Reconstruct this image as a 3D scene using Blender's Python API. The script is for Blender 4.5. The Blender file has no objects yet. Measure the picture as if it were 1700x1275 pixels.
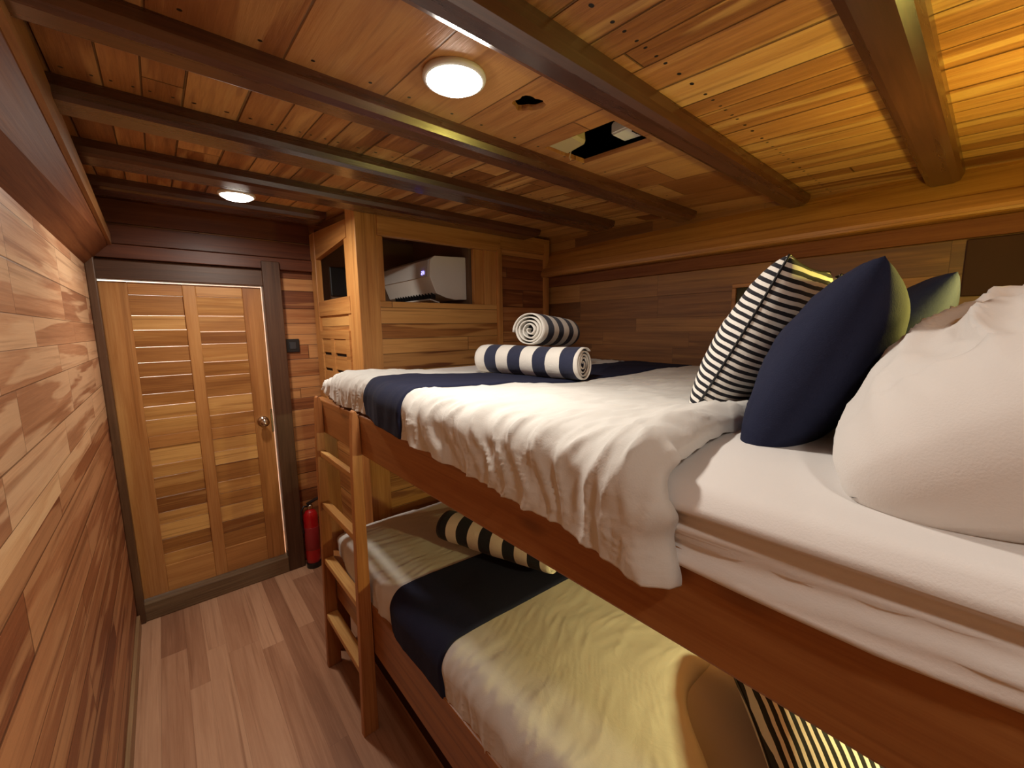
import bpy, bmesh, math, random
from mathutils import Vector, Matrix, noise
C = bpy.context.scene.collection
sc = bpy.context.scene
random.seed(4)

# ------------------------------------------------------------------ camera, world, exposure
cam_d = bpy.data.cameras.new('camera'); cam = bpy.data.objects.new('camera', cam_d); C.objects.link(cam)
cam_d.sensor_width = 36; cam_d.lens = 680/1700*36; cam_d.clip_start = .02
rx = Vector((0.76023909, -0.64949608, -0.01383366)); ry = Vector((0.09836, 0.09403002, 0.99069858)); rz = -Vector((0.64215406, 0.75452846, -0.13536973))
m = Matrix((rx, ry, rz)).transposed().to_4x4(); m.translation = Vector((0, 0, 1.5))
cam.matrix_world = m
sc.camera = cam
w = bpy.data.worlds.new('world'); sc.world = w; w.use_nodes = True
w.node_tree.nodes['Background'].inputs[0].default_value = (1, .97, .92, 1)
w.node_tree.nodes['Background'].inputs[1].default_value = 4.0
vs = sc.view_settings
vs.view_transform = 'Standard'; vs.look = 'None'; vs.gamma = 1; vs.use_curve_mapping = False
vs.exposure = 0.35
sc.cycles.max_bounces = 8; sc.cycles.diffuse_bounces = 5
sc.cycles.sample_clamp_indirect = 6
WARM = (1, .93, .83)
def disk_light(name, loc, power, size, col=WARM, rot=None, spread=180):
    l = bpy.data.lights.new(name, 'AREA'); l.shape = 'DISK'; l.size = size; l.energy = power; l.color = col
    l.spread = math.radians(spread)
    o = bpy.data.objects.new(name, l); C.objects.link(o); o.location = loc
    if rot: o.rotation_euler = rot
    return o
LAMPS = dict(aisle=((.535, .805), 7.0), door=((.30, 2.10), 7.5), near=((.16, -.34), 2.0))
YELLOW = (1, .84, .17)
PALE_YELLOW = (1, .91, .38)

# ------------------------------------------------------------------ helpers
def lin(r, g, b):
    f = lambda c: (c/255/12.92 if c/255 <= .04045 else ((c/255+.055)/1.055)**2.4)
    return (f(r), f(g), f(b), 1)
def tag(o, label=None, cat=None, group=None, kind=None):
    if label: o['label'] = label
    if cat: o['category'] = cat
    if group: o['group'] = group
    if kind: o['kind'] = kind
    return o
def obj(name, bm, mat, parent=None, smooth=False, loc=None, local=False, boards=0):
    me = bpy.data.meshes.new(name)
    if parent is not None and not local:
        bmesh.ops.translate(bm, verts=bm.verts, vec=-world_loc(parent))
    bmesh.ops.recalc_face_normals(bm, faces=bm.faces)
    bm.to_mesh(me); bm.free()
    if isinstance(mat, (list, tuple)):
        for q in mat: me.materials.append(q)
    else: me.materials.append(mat)
    if smooth:
        for p in me.polygons: p.use_smooth = True
    if boards:
        at = me.attributes.new('board', 'FLOAT', 'FACE')
        per = len(me.polygons)//boards; rs = [random.random() for _ in range(boards+1)]
        for i in range(len(me.polygons)): at.data[i].value = rs[i//per]
    o = bpy.data.objects.new(name, me); C.objects.link(o)
    if parent is not None: o.parent = parent
    if loc is not None: o.location = loc
    return o
def world_loc(o):
    v = Vector((0, 0, 0))
    while o is not None:
        v += Vector(o.location); o = o.parent
    return v
def empty(name, loc, label, cat, group=None, kind=None):
    o = bpy.data.objects.new(name, None); C.objects.link(o); o.location = loc; o.empty_display_size = .05
    return tag(o, label, cat, group, kind)
def B(): return bmesh.new()
def box(bm, x0, x1, y0, y1, z0, z1, bev=0):
    r = bmesh.ops.create_cube(bm, size=1)
    vs_ = r['verts']
    for v in vs_:
        v.co = Vector(((x0+x1)/2 + v.co.x*(x1-x0), (y0+y1)/2 + v.co.y*(y1-y0), (z0+z1)/2 + v.co.z*(z1-z0)))
    if bev:
        es = list({e for v in vs_ for e in v.link_edges})
        bmesh.ops.bevel(bm, geom=es, offset=bev, segments=2, affect='EDGES', profile=.5)
    return bm
def prism(bm, pts, axis, a, b, bev=0):
    """closed polygon pts (2-D) extruded along axis from a to b"""
    def mk(p, t):
        return {'x': (t, p[0], p[1]), 'y': (p[0], t, p[1]), 'z': (p[0], p[1], t)}[axis]
    v0 = [bm.verts.new(mk(p, a)) for p in pts]; v1 = [bm.verts.new(mk(p, b)) for p in pts]
    fs = [bm.faces.new(v0), bm.faces.new(v1[::-1])]
    n = len(pts)
    for i in range(n):
        fs.append(bm.faces.new((v0[i], v1[i], v1[(i+1) % n], v0[(i+1) % n])))
    if bev:
        es = list({e for f in fs for e in f.edges})
        bmesh.ops.bevel(bm, geom=es, offset=bev, segments=2, affect='EDGES', profile=.5)
    return bm
def hexa(bm, c8):
    """8 corners: 4 bottom, 4 top"""
    v = [bm.verts.new(c) for c in c8]
    for f in ((0, 1, 2, 3), (7, 6, 5, 4), (0, 4, 5, 1), (1, 5, 6, 2), (2, 6, 7, 3), (3, 7, 4, 0)): bm.faces.new([v[i] for i in f])
    return bm
def lathe(bm, prof, c, seg=32, axis='z'):
    rings = []
    for r, h in prof:
        ring = []
        for i in range(seg):
            a = 2*math.pi*i/seg
            p = {'z': (r*math.cos(a), r*math.sin(a), h), 'y': (r*math.cos(a), h, r*math.sin(a)), 'x': (h, r*math.cos(a), r*math.sin(a))}[axis]
            ring.append(bm.verts.new(Vector(c)+Vector(p)))
        rings.append(ring)
    for a, b in zip(rings, rings[1:]):
        for i in range(seg):
            bm.faces.new((a[i], a[(i+1) % seg], b[(i+1) % seg], b[i]))
    for r in (rings[0], rings[-1]):
        try: bm.faces.new(r)
        except ValueError: pass
    return bm
def tube(bm, pts, r, seg=8):
    pts = [Vector(p) for p in pts]; rings = []
    for i, p in enumerate(pts):
        d = (pts[min(i+1, len(pts)-1)]-pts[max(i-1, 0)]).normalized()
        u = d.orthogonal().normalized(); 
        if i: 
            u = (pu - d*pu.dot(d)).normalized()
        pu = u; v = d.cross(u)
        rings.append([bm.verts.new(p+(u*math.cos(t)+v*math.sin(t))*r) for t in [2*math.pi*k/seg for k in range(seg)]])
    for a, b in zip(rings, rings[1:]):
        for i in range(seg): bm.faces.new((a[i], a[(i+1) % seg], b[(i+1) % seg], b[i]))
    bm.faces.new(rings[0]); bm.faces.new(rings[-1])
    return bm

# ------------------------------------------------------------------ materials
def new_mat(name):
    m_ = bpy.data.materials.new(name); m_.use_nodes = True
    return m_, m_.node_tree.nodes, m_.node_tree.links, m_.node_tree.nodes['Principled BSDF']
def wood(name, along='Y', across='X', width=.09, length=1.1, cols=None, rough=.42, seam=.035, seamdark=.35, sap=.0, sapcol=None,
         saw=.0, bump=.25, offset=0, spec=.4, nails=None, varied=1.0, knots=0, coat=0.0, attr=False, tone=(.97, 1.05, .84)):
    def desat(c, k=.95):
        g_ = .35*c[0]+.5*c[1]+.15*c[2]
        q = tuple(g_+(x-g_)*k for x in c[:3])
        return (q[0]*tone[0], q[1]*tone[1], q[2]*tone[2], 1)
    cols = [desat(c) for c in cols]
    if sapcol: sapcol = desat(sapcol)
    m_, N, L, P_ = new_mat(name)
    def n(t, **k):
        x = N.new(t)
        for a, b in k.items(): setattr(x, a, b)
        return x
    def val(x, s, v):
        if isinstance(v, (int, float)): x.inputs[s].default_value = v
        else: L.new(v, x.inputs[s])
    def M(op, a, b=None, c=None, clamp=False):
        x = n('ShaderNodeMath', operation=op, use_clamp=clamp); val(x, 0, a)
        if b is not None: val(x, 1, b)
        if c is not None: val(x, 2, c)
        return x.outputs[0]
    RW = .85 if width else .35
    if attr: RW = .8
    tc = n('ShaderNodeTexCoord'); sp = n('ShaderNodeSeparateXYZ'); L.new(tc.outputs['Object'], sp.inputs[0])
    ax = {'X': sp.outputs[0], 'Y': sp.outputs[1], 'Z': sp.outputs[2]}
    a, b = ax[along], ax[across]; c = ax[({'X', 'Y', 'Z'} - {along, across}).pop()]
    oi = n('ShaderNodeObjectInfo')
    if width:
        # uneven board widths: warp the across coordinate by a slow 1-D wave
        bw = M('ADD', M('DIVIDE', M('ADD', b, offset+10), width), M('MULTIPLY', M('SINE', M('MULTIPLY', b, 17.0)), .22*varied))
        row = M('FLOOR', bw); fb = M('SUBTRACT', bw, row)
        w1 = n('ShaderNodeTexWhiteNoise', noise_dimensions='1D'); L.new(row, w1.inputs['W'])
        al = M('ADD', M('DIVIDE', a, length), M('MULTIPLY', w1.outputs[0], 9.0)); idx = M('FLOOR', al); fa = M('SUBTRACT', al, idx)
        cv = n('ShaderNodeCombineXYZ'); L.new(row, cv.inputs[0]); L.new(idx, cv.inputs[1])
        w2 = n('ShaderNodeTexWhiteNoise', noise_dimensions='2D'); L.new(cv.outputs[0], w2.inputs['Vector']); rnd = w2.outputs[0]
        e1 = M('MINIMUM', fb, M('SUBTRACT', 1.0, fb)); e2 = M('MULTIPLY', M('MINIMUM', fa, M('SUBTRACT', 1.0, fa)), length/width)
        e = M('MINIMUM', e1, e2)
        sm = n('ShaderNodeMapRange', clamp=True); L.new(e, sm.inputs[0]); sm.inputs[1].default_value = seam*.35; sm.inputs[2].default_value = seam; sm.inputs[3].default_value = 1; sm.inputs[4].default_value = 0
        seamv = sm.outputs[0]
    else:
        rnd = oi.outputs['Random']; seamv = None; fb = None
        if attr:
            at = n('ShaderNodeAttribute', attribute_name='board'); rnd = at.outputs['Fac']
    def vec(sa, sb, scc, k):
        v = n('ShaderNodeCombineXYZ')
        L.new(M('ADD', M('MULTIPLY', a, sa), M('MULTIPLY', rnd, 37.0*k)), v.inputs[0])
        L.new(M('ADD', M('MULTIPLY', b, sb), M('MULTIPLY', rnd, 13.0*k)), v.inputs[1])
        L.new(M('MULTIPLY', c, scc), v.inputs[2]); return v.outputs[0]
    def noi(v, s, d, dist=0, r=.55):
        x = n('ShaderNodeTexNoise'); L.new(v, x.inputs['Vector']); x.inputs['Scale'].default_value = s; x.inputs['Detail'].default_value = d
        x.inputs['Distortion'].default_value = dist; x.inputs['Roughness'].default_value = r; return x.outputs[0]
    g1 = noi(vec(1.1, 16, 16, 1), 1.5, 5, .35)
    g2 = noi(vec(4, 130, 130, 1.3), 1.0, 3, .3, .7)
    f = M('ADD', M('ADD', M('MULTIPLY', rnd, RW), M('MULTIPLY', g1, .85)), M('MULTIPLY', g2, .62))
    f = M('SUBTRACT', f, .735-.5+RW/2)
    cr = n('ShaderNodeValToRGB'); L.new(f, cr.inputs[0])
    el = cr.color_ramp.elements
    el[0].position = .08; el[0].color = cols[0]; el[1].position = .95; el[1].color = cols[2]
    e_ = el.new(.5); e_.color = cols[1]
    col = cr.outputs[0]
    def mix(fac, A, Bc, mode='MIX'):
        x = n('ShaderNodeMix', data_type='RGBA', blend_type=mode)
        val(x, 0, fac)
        if isinstance(A, tuple): x.inputs[6].default_value = A
        else: L.new(A, x.inputs[6])
        if isinstance(Bc, tuple): x.inputs[7].default_value = Bc
        else: L.new(Bc, x.inputs[7])
        return x.outputs[2]
    if sap:
        s1 = noi(vec(1.15, 13, 5, 2.1), 1.2, 3, .4, .5)
        mr = n('ShaderNodeMapRange', clamp=True); L.new(s1, mr.inputs[0]); mr.inputs[1].default_value = .60-sap*.2; mr.inputs[2].default_value = .66-sap*.2
        mr.inputs[3].default_value = 0; mr.inputs[4].default_value = 1
        col = mix(M('MULTIPLY', mr.outputs[0], min(.75, .3+sap*.6)), col, sapcol or cols[2])
    g3 = noi(vec(.9, 42, 42, 1.7), 1.0, 3, .25, .6)
    ms = n('ShaderNodeMapRange', clamp=True); L.new(g3, ms.inputs[0]); ms.inputs[1].default_value = .54; ms.inputs[2].default_value = .70; ms.inputs[3].default_value = 0; ms.inputs[4].default_value = .55
    col = mix(ms.outputs[0], col, (cols[0][0]*.8, cols[0][1]*.72, cols[0][2]*.65, 1))
    if knots:
        vo = n('ShaderNodeTexVoronoi'); L.new(vec(2.2, 6, 6, 0), vo.inputs['Vector']); vo.inputs['Scale'].default_value = knots
        mr = n('ShaderNodeMapRange', clamp=True); L.new(vo.outputs['Distance'], mr.inputs[0]); mr.inputs[1].default_value = .03; mr.inputs[2].default_value = .14; mr.inputs[3].default_value = .75; mr.inputs[4].default_value = 0
        col = mix(mr.outputs[0], col, (cols[0][0]*.3, cols[0][1]*.25, cols[0][2]*.25, 1))
    if seamv is not None:
        col = mix(M('MULTIPLY', seamv, 1-seamdark), col, (cols[0][0]*.18, cols[0][1]*.15, cols[0][2]*.15, 1))
    if nails and width:
        # two nail heads per board along each fixing line
        dn = None
        for y0 in nails:
            d = M('ABSOLUTE', M('SUBTRACT', a, y0)); dn = d if dn is None else M('MINIMUM', dn, d)
        db = M('MULTIPLY', M('MINIMUM', M('ABSOLUTE', M('SUBTRACT', fb, .22)), M('ABSOLUTE', M('SUBTRACT', fb, .78))), width)
        rr = M('SQRT', M('ADD', M('MULTIPLY', dn, dn), M('MULTIPLY', db, db)))
        k = M('LESS_THAN', rr, .0042)
        col = mix(k, col, (.01, .006, .004, 1))
    L.new(col, P_.inputs['Base Color'])
    P_.inputs['Roughness'].default_value = rough
    L.new(M('ADD', rough-.08, M('MULTIPLY', g1, .16)), P_.inputs['Roughness'])
    P_.inputs['Specular IOR Level'].default_value = spec
    if coat: P_.inputs['Coat Weight'].default_value = coat; P_.inputs['Coat Roughness'].default_value = .18
    h = M('ADD', M('MULTIPLY', g2, .25), M('MULTIPLY', g1, .3))
    if seamv is not None:
        h = M('SUBTRACT', h, M('MULTIPLY', seamv, 1.0))
        if saw:
            h = M('ADD', h, M('MULTIPLY', fb, M('MULTIPLY', M('SUBTRACT', M('FRACT', M('MULTIPLY', rnd, 7.0)), .4), saw)))
    bp = n('ShaderNodeBump'); bp.inputs['Strength'].default_value = bump; bp.inputs['Distance'].default_value = .006
    L.new(h, bp.inputs['Height']); L.new(bp.outputs[0], P_.inputs['Normal'])
    return m_
def plain(name, col, rough=.5, metal=0, spec=.5, bump=0, bscale=200, emit=None, es=0, var=0, sheen=0):
    m_, N, L, P_ = new_mat(name)
    P_.inputs['Base Color'].default_value = col; P_.inputs['Roughness'].default_value = rough; P_.inputs['Metallic'].default_value = metal
    P_.inputs['Specular IOR Level'].default_value = spec
    if sheen: P_.inputs['Sheen Weight'].default_value = sheen
    if emit: P_.inputs['Emission Color'].default_value = emit; P_.inputs['Emission Strength'].default_value = es
    if bump or var:
        tc = N.new('ShaderNodeTexCoord')
        no = N.new('ShaderNodeTexNoise'); L.new(tc.outputs['Object'], no.inputs['Vector']); no.inputs['Scale'].default_value = bscale; no.inputs['Detail'].default_value = 4
        if bump:
            bp = N.new('ShaderNodeBump'); bp.inputs['Strength'].default_value = bump; bp.inputs['Distance'].default_value = .002
            L.new(no.outputs[0], bp.inputs['Height']); L.new(bp.outputs[0], P_.inputs['Normal'])
        if var:
            n2 = N.new('ShaderNodeTexNoise'); L.new(tc.outputs['Object'], n2.inputs['Vector']); n2.inputs['Scale'].default_value = 6; n2.inputs['Detail'].default_value = 3
            mx = N.new('ShaderNodeMix'); mx.data_type = 'RGBA'; L.new(n2.outputs[0], mx.inputs[0])
            mx.inputs[6].default_value = tuple(c*(1-var) for c in col[:3])+(1,); mx.inputs[7].default_value = tuple(min(1, c*(1+var)) for c in col[:3])+(1,)
            L.new(mx.outputs[2], P_.inputs['Base Color'])
    return m_
def fabric(name, col, wr=.0, weave=.25, rough=.9, stripe=None, scale=1.0):
    """woven cloth; stripe = (axis index, period, duty, phase, second colour)"""
    m_, N, L, P_ = new_mat(name)
    P_.inputs['Base Color'].default_value = col; P_.inputs['Roughness'].default_value = rough; P_.inputs['Specular IOR Level'].default_value = .25
    P_.inputs['Sheen Weight'].default_value = .1 if col[0] > .3 else 0
    tc = N.new('ShaderNodeTexCoord')
    def Mn(op, a, b=None):
        x = N.new('ShaderNodeMath'); x.operation = op
        for i, v in enumerate((a, b)):
            if v is None: continue
            if isinstance(v, (int, float)): x.inputs[i].default_value = v
            else: L.new(v, x.inputs[i])
        return x.outputs[0]
    n1 = N.new('ShaderNodeTexNoise'); L.new(tc.outputs['Object'], n1.inputs['Vector']); n1.inputs['Scale'].default_value = 420*scale; n1.inputs['Detail'].default_value = 2
    h = Mn('MULTIPLY', n1.outputs[0], weave)
    if wr:
        n2 = N.new('ShaderNodeTexNoise'); L.new(tc.outputs['Object'], n2.inputs['Vector']); n2.inputs['Scale'].default_value = 15; n2.inputs['Detail'].default_value = 4; n2.inputs['Distortion'].default_value = 1.2
        h = Mn('ADD', h, Mn('MULTIPLY', n2.outputs[0], wr*6))
    bp = N.new('ShaderNodeBump'); bp.inputs['Strength'].default_value = .6; bp.inputs['Distance'].default_value = .0015
    L.new(h, bp.inputs['Height']); L.new(bp.outputs[0], P_.inputs['Normal'])
    if stripe:
        axn, period, duty, ph, col2 = stripe
        sp = N.new('ShaderNodeSeparateXYZ'); L.new(tc.outputs['Object'], sp.inputs[0])
        n3 = N.new('ShaderNodeTexNoise'); L.new(tc.outputs['Object'], n3.inputs['Vector']); n3.inputs['Scale'].default_value = 12
        t = Mn('ADD', Mn('DIVIDE', sp.outputs[axn], period), Mn('MULTIPLY', n3.outputs[0], .35 if period < .03 else .12))
        fr = Mn('FRACT', Mn('ADD', t, ph+50)); k = Mn('LESS_THAN', fr, duty)
        mx = N.new('ShaderNodeMix'); mx.data_type = 'RGBA'; L.new(k, mx.inputs[0]); mx.inputs[6].default_value = col; mx.inputs[7].default_value = col2
        L.new(mx.outputs[2], P_.inputs['Base Color'])
    return m_

TEAK = (lin(118, 66, 34), lin(168, 106, 60), lin(206, 150, 96))
M_ceil = wood('ceiling_boards', 'Y', 'X', .088, 1.7, (lin(126, 70, 36), lin(172, 108, 62), lin(205, 145, 92)), rough=.38, saw=1.8, seam=.03, sap=.3,
              sapcol=lin(214, 160, 108), bump=1.0, nails=(.48, .66, .94, 1.12, 1.36, 1.6), spec=.35)
M_ceil_wide = wood('ceiling_wide_boards', 'Y', 'X', .2135, 3.0, (lin(140, 80, 48), lin(176, 112, 70), lin(196, 136, 90)), rough=.32, saw=.5, seam=.012, sap=.1,
              sapcol=lin(206, 150, 104), bump=.6, offset=.001, varied=0, nails=(.66, .96))
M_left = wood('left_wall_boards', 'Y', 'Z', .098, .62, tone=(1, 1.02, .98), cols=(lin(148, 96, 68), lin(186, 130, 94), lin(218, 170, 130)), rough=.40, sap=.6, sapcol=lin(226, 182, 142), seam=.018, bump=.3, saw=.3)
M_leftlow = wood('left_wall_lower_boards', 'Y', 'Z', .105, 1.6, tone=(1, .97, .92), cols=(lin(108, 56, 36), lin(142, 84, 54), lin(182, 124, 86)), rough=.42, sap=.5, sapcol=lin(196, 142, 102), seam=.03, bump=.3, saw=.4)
M_far = wood('far_wall_boards', 'X', 'Z', .082, .7, tone=(1, 1, .92), cols=(lin(112, 60, 32), lin(156, 94, 52), lin(198, 138, 84)), rough=.42, sap=.3, saw=1.0, bump=.4)
M_right = wood('hull_wall_boards', 'Y', 'Z', .098, .55, (lin(98, 56, 28), lin(134, 82, 44), lin(166, 110, 62)), rough=.5, sap=.05, seam=.012, seamdark=.5, bump=.25)
M_cornice = wood('cornice_wood', 'Y', 'Z', None, 1, (lin(128, 74, 32), lin(172, 110, 54), lin(196, 134, 72)), rough=.3, bump=.2)
M_cab = wood('cabinet_boards', 'X', 'Z', .083, 1.6, (lin(110, 58, 30), lin(166, 104, 56), lin(212, 152, 94)), rough=.42, sap=.65, sapcol=lin(210, 148, 90), saw=.6, bump=.35, offset=.002, varied=.3)
M_cabside = wood('cabinet_side_boards', 'Y', 'Z', .083, 1.6, (lin(140, 82, 44), lin(184, 120, 68), lin(216, 156, 98)), rough=.42, sap=.4, saw=.6, bump=.35)
M_cabin = plain('cabinet_inside', lin(104, 78, 58), .8, var=.3)
M_beam = wood('dark_beam', 'X', 'Y', None, 1, (lin(50, 24, 20), lin(80, 41, 32), lin(108, 61, 46)), rough=.28, bump=.10, spec=.6, coat=.5)
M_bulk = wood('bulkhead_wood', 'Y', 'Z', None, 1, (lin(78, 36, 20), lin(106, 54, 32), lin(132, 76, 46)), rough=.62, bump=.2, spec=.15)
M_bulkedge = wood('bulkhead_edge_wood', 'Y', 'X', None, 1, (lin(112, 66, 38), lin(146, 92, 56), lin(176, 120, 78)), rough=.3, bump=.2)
M_post = wood('post_wood_z', 'Z', 'X', None, 1, (lin(142, 84, 44), lin(188, 122, 68), lin(214, 152, 94)), rough=.4, bump=.2)
M_railx = wood('trim_wood_x', 'X', 'Z', None, 1, (lin(142, 84, 44), lin(184, 120, 68), lin(212, 150, 92)), rough=.4, bump=.2)
M_raily = wood('trim_wood_y', 'Y', 'Z', None, 1, (lin(142, 84, 44), lin(184, 120, 68), lin(212, 150, 92)), rough=.4, bump=.2)
M_bunk = wood('bunk_wood', 'Y', 'Z', None, 1, (lin(112, 58, 28), lin(142, 82, 42), lin(168, 108, 62)), rough=.36, bump=.15, knots=1.1, spec=.5)
M_bunkz = wood('bunk_post_wood', 'Z', 'X', None, 1, (lin(122, 64, 28), lin(160, 96, 48), lin(186, 124, 70)), rough=.4, bump=.15)
M_ladz = wood('ladder_wood_z', 'Z', 'X', None, 1, tone=(.98, .98, .9), cols=(lin(134, 78, 36), lin(170, 108, 58), lin(200, 140, 84)), rough=.4, bump=.2)
M_lady = wood('ladder_wood_y', 'Y', 'X', None, 1, (lin(150, 92, 46), lin(190, 132, 76), lin(222, 172, 112)), rough=.45, bump=.35, sap=.3)
M_door = wood('door_boards', 'X', 'Z', .0001, 1, TEAK, rough=.4) if False else wood('door_slat_wood', 'X', 'Z', None, 1, (lin(136, 80, 40), lin(180, 118, 64), lin(214, 156, 98)), rough=.38, bump=.25, sap=.2, attr=True)
M_doorz = wood('door_stile_wood', 'Z', 'X', None, 1, tone=(.95, .98, .86), cols=(lin(136, 80, 38), lin(176, 114, 60), lin(204, 146, 88)), rough=.36, bump=.2, coat=.1)
M_frame = wood('dark_frame_wood', 'Z', 'X', None, 1, (lin(58, 32, 22), lin(84, 52, 38), lin(108, 74, 56)), rough=.45, bump=.2)
M_framex = wood('dark_frame_wood_x', 'X', 'Z', None, 1, (lin(58, 32, 22), lin(84, 52, 38), lin(108, 74, 56)), rough=.45, bump=.2)
M_sill = wood('worn_threshold_wood', 'X', 'Z', None, 1, (lin(72, 48, 36), lin(108, 80, 62), lin(140, 110, 88)), rough=.55, bump=.3)
M_floor = wood('floor_boards', 'Y', 'X', .092, 1.5, tone=(1, .98, .93), cols=(lin(146, 102, 76), lin(174, 128, 98), lin(196, 152, 120)), rough=.45, sap=.1, sapcol=lin(190, 146, 116), seam=.012, seamdark=.75, bump=.15, spec=.35)
M_base = wood('baseboard_wood', 'Y', 'Z', None, 1, (lin(128, 92, 70), lin(160, 122, 96), lin(180, 142, 116)), rough=.4, bump=.1)
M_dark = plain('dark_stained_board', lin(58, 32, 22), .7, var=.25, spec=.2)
M_upper = wood('upper_wall_boards', 'X', 'Z', None, 1, (lin(76, 34, 22), lin(108, 54, 34), lin(138, 80, 50)), rough=.45, bump=.25)
M_void = plain('dark_void', lin(22, 16, 13), .9)
NAVY = lin(24, 28, 52); WHT = lin(226, 222, 214)
M_duvet = fabric('white_duvet_cloth', lin(203, 200, 194), wr=.35)
M_sheet = fabric('white_sheet_cloth', lin(212, 207, 203), wr=.0, weave=.3)
M_pillow = fabric('white_pillow_cloth', lin(216, 211, 206), wr=.0)
M_navy = fabric('navy_cloth', lin(26, 29, 52), wr=.12, weave=.5)
M_navyc = fabric('navy_cushion_cloth', lin(25, 29, 52), wr=.15, weave=.5)
M_strip = fabric('black_white_stripe_cloth', WHT, wr=.1, weave=.3, stripe=(1, .0158, .5, 0, lin(34, 34, 40)))
M_stripf = fabric('narrow_stripe_cloth', WHT, wr=.1, weave=.3, stripe=(0, .0125, .56, 0, lin(26, 26, 30)))
M_towel = fabric('striped_towel_cloth', lin(228, 224, 216), wr=.5, weave=1.2, stripe=(1, .121, .5, .46, lin(46, 50, 72)), scale=.5)
M_towelb = fabric('striped_towel_dark_cloth', lin(228, 224, 216), wr=.5, weave=1.2, stripe=(1, .105, .5, .56, lin(40, 44, 62)), scale=.5)
M_towelc = fabric('lower_towel_cloth', lin(228, 224, 216), wr=.5, weave=1.2, stripe=(1, .105, .5, .98, lin(34, 36, 48)), scale=.5)
M_white = plain('white_plastic', lin(214, 210, 202), .35)
M_gloss = plain('glossy_white_plastic', lin(196, 192, 186), .08, spec=.7)
M_black = plain('black_plastic', lin(24, 24, 26), .35)
M_red = plain('red_enamel', lin(176, 18, 26), .25, spec=.6)
M_redlab = plain('extinguisher_label', lin(150, 40, 44), .4)
M_chrome = plain('brushed_metal', lin(190, 176, 160), .18, metal=1)
M_lens = plain('lit_diffuser', (1, .95, .88, 1), .5, emit=(1, .93, .82, 1), es=22)
M_led = plain('blue_display_digits', (.3, .3, 1, 1), .5, emit=(.35, .32, 1, 1), es=2.2)
M_beige = plain('beige_card', lin(176, 156, 118), .7, var=.1)
M_glass = plain('dark_pane', lin(46, 50, 26), .12, spec=.6)
M_pale = plain('passage_wall', lin(230, 222, 208), .8)

# ------------------------------------------------------------------ the shell
XL, XR, YF, YN = -.231, 2.10, 2.82, -.50
CZ = lambda y: 1.995+.055*y          # ceiling underside follows the sheer of the deck
BZ = lambda y: 1.945+.055*y          # beam undersides
CX0, CY0 = .76, 2.04                 # near corner of the built-in cabinet
def struct(name, bm, mat, **k):
    o = obj(name, bm, mat, **k); o['kind'] = 'structure'; return o
b = B(); box(b, XL-.3, XR+.1, YN-.1, YF+1.0, -.06, 0); struct('floor', b, M_floor)
# ceiling: boards with a rectangular hatch and a ragged hole
def ceil_sheet(y0, y1, mat, holes, name):
    bm = B(); edges = []
    def loop(pts):
        vs_ = [bm.verts.new((x, y, CZ(y))) for x, y in pts]
        for i in range(len(vs_)): edges.append(bm.edges.new((vs_[i], vs_[(i+1) % len(vs_)])))
    loop([(XL-.05, y0), (XR+.05, y0), (XR+.05, y1), (XL-.05, y1)])
    for h in holes: loop(h)
    bmesh.ops.triangle_fill(bm, use_beauty=True, edges=edges)
    bmesh.ops.recalc_face_normals(bm, faces=bm.faces)
    r = bmesh.ops.extrude_face_region(bm, geom=list(bm.faces))
    bmesh.ops.translate(bm, verts=[v for v in r['geom'] if isinstance(v, bmesh.types.BMVert)], vec=(0, 0, .014))
    return struct(name, bm, mat)
hatch = [(.957, .70), (1.148, .70), (1.148, .955), (.957, .955)]
rag = []
for i in range(26):
    a = 2*math.pi*i/26
    r = .036*(1+.10*math.sin(5*a+1)+random.uniform(-.07, .07))
    if abs(((a+.5) % (2*math.pi))-0) < .35 or abs(((a+.5) % (2*math.pi))-2*math.pi) < .35: r *= 1.25
    rag.append((.735+r*math.cos(a), .79+r*math.sin(a)))
ceil_sheet(YN-.05, .56, M_ceil, [], 'ceiling')
ceil_sheet(.56, 1.04, M_ceil_wide, [hatch, rag], 'ceiling')
ceil_sheet(1.04, YF+.05, M_ceil, [], 'ceiling')
b = B(); box(b, XL-.1, XR+.1, YN-.1, YF+.1, 2.30, 2.33)   # deck above the boards
struct('ceiling', b, M_void)
# left wall in two plank zones
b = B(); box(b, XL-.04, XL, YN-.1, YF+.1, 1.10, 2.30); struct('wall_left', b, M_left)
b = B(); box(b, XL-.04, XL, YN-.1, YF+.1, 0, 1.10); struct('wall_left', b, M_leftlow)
b = B(); box(b, XL, XL+.014, YN, 2.70, 0, .075, .003); struct('baseboard_left', b, M_base)
# far wall around the door
DX0, DX1, DZ0, DZ1 = -.205, .475, .105, 1.752
b = B()
box(b, DX1+.02, XR+.1, YF, YF+.04, 0, 2.3); box(b, XL-.04, DX1+.02, YF, YF+.04, DZ1+.01, 2.3)
struct('wall_far', b, M_far)
b = B(); box(b, XR, XR+.04, YN-.1, YF+.1, 0, 2.3); struct('wall_right', b, M_right)
b = B(); box(b, XL-.1, XR+.1, YN-.04, YN, 0, 2.3); struct('wall_near', b, M_right)
# lit passage beyond the door
b = B(); box(b, -.5, .9, YF+.55, YF+.58, 0, 2.3); struct('wall_outer', b, M_pale)
# door surround
b = B(); box(b, XL, DX0+.006, 2.735, 2.781, 0, 1.86, .004); struct('trim_1', b, M_frame)
b = B(); box(b, DX1+.004, .570, 2.745, YF, 0, 1.90, .004); struct('trim_2', b, M_frame)
b = B(); box(b, DX0, DX1+.004, 2.745, YF, DZ1+.006, 1.845, .004); struct('trim_3', b, M_framex)
b = B(); box(b, DX0, DX1+.004, 2.745, YF+.04, 0, DZ0-.006, .006); struct('trim_4', b, M_sill)
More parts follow.
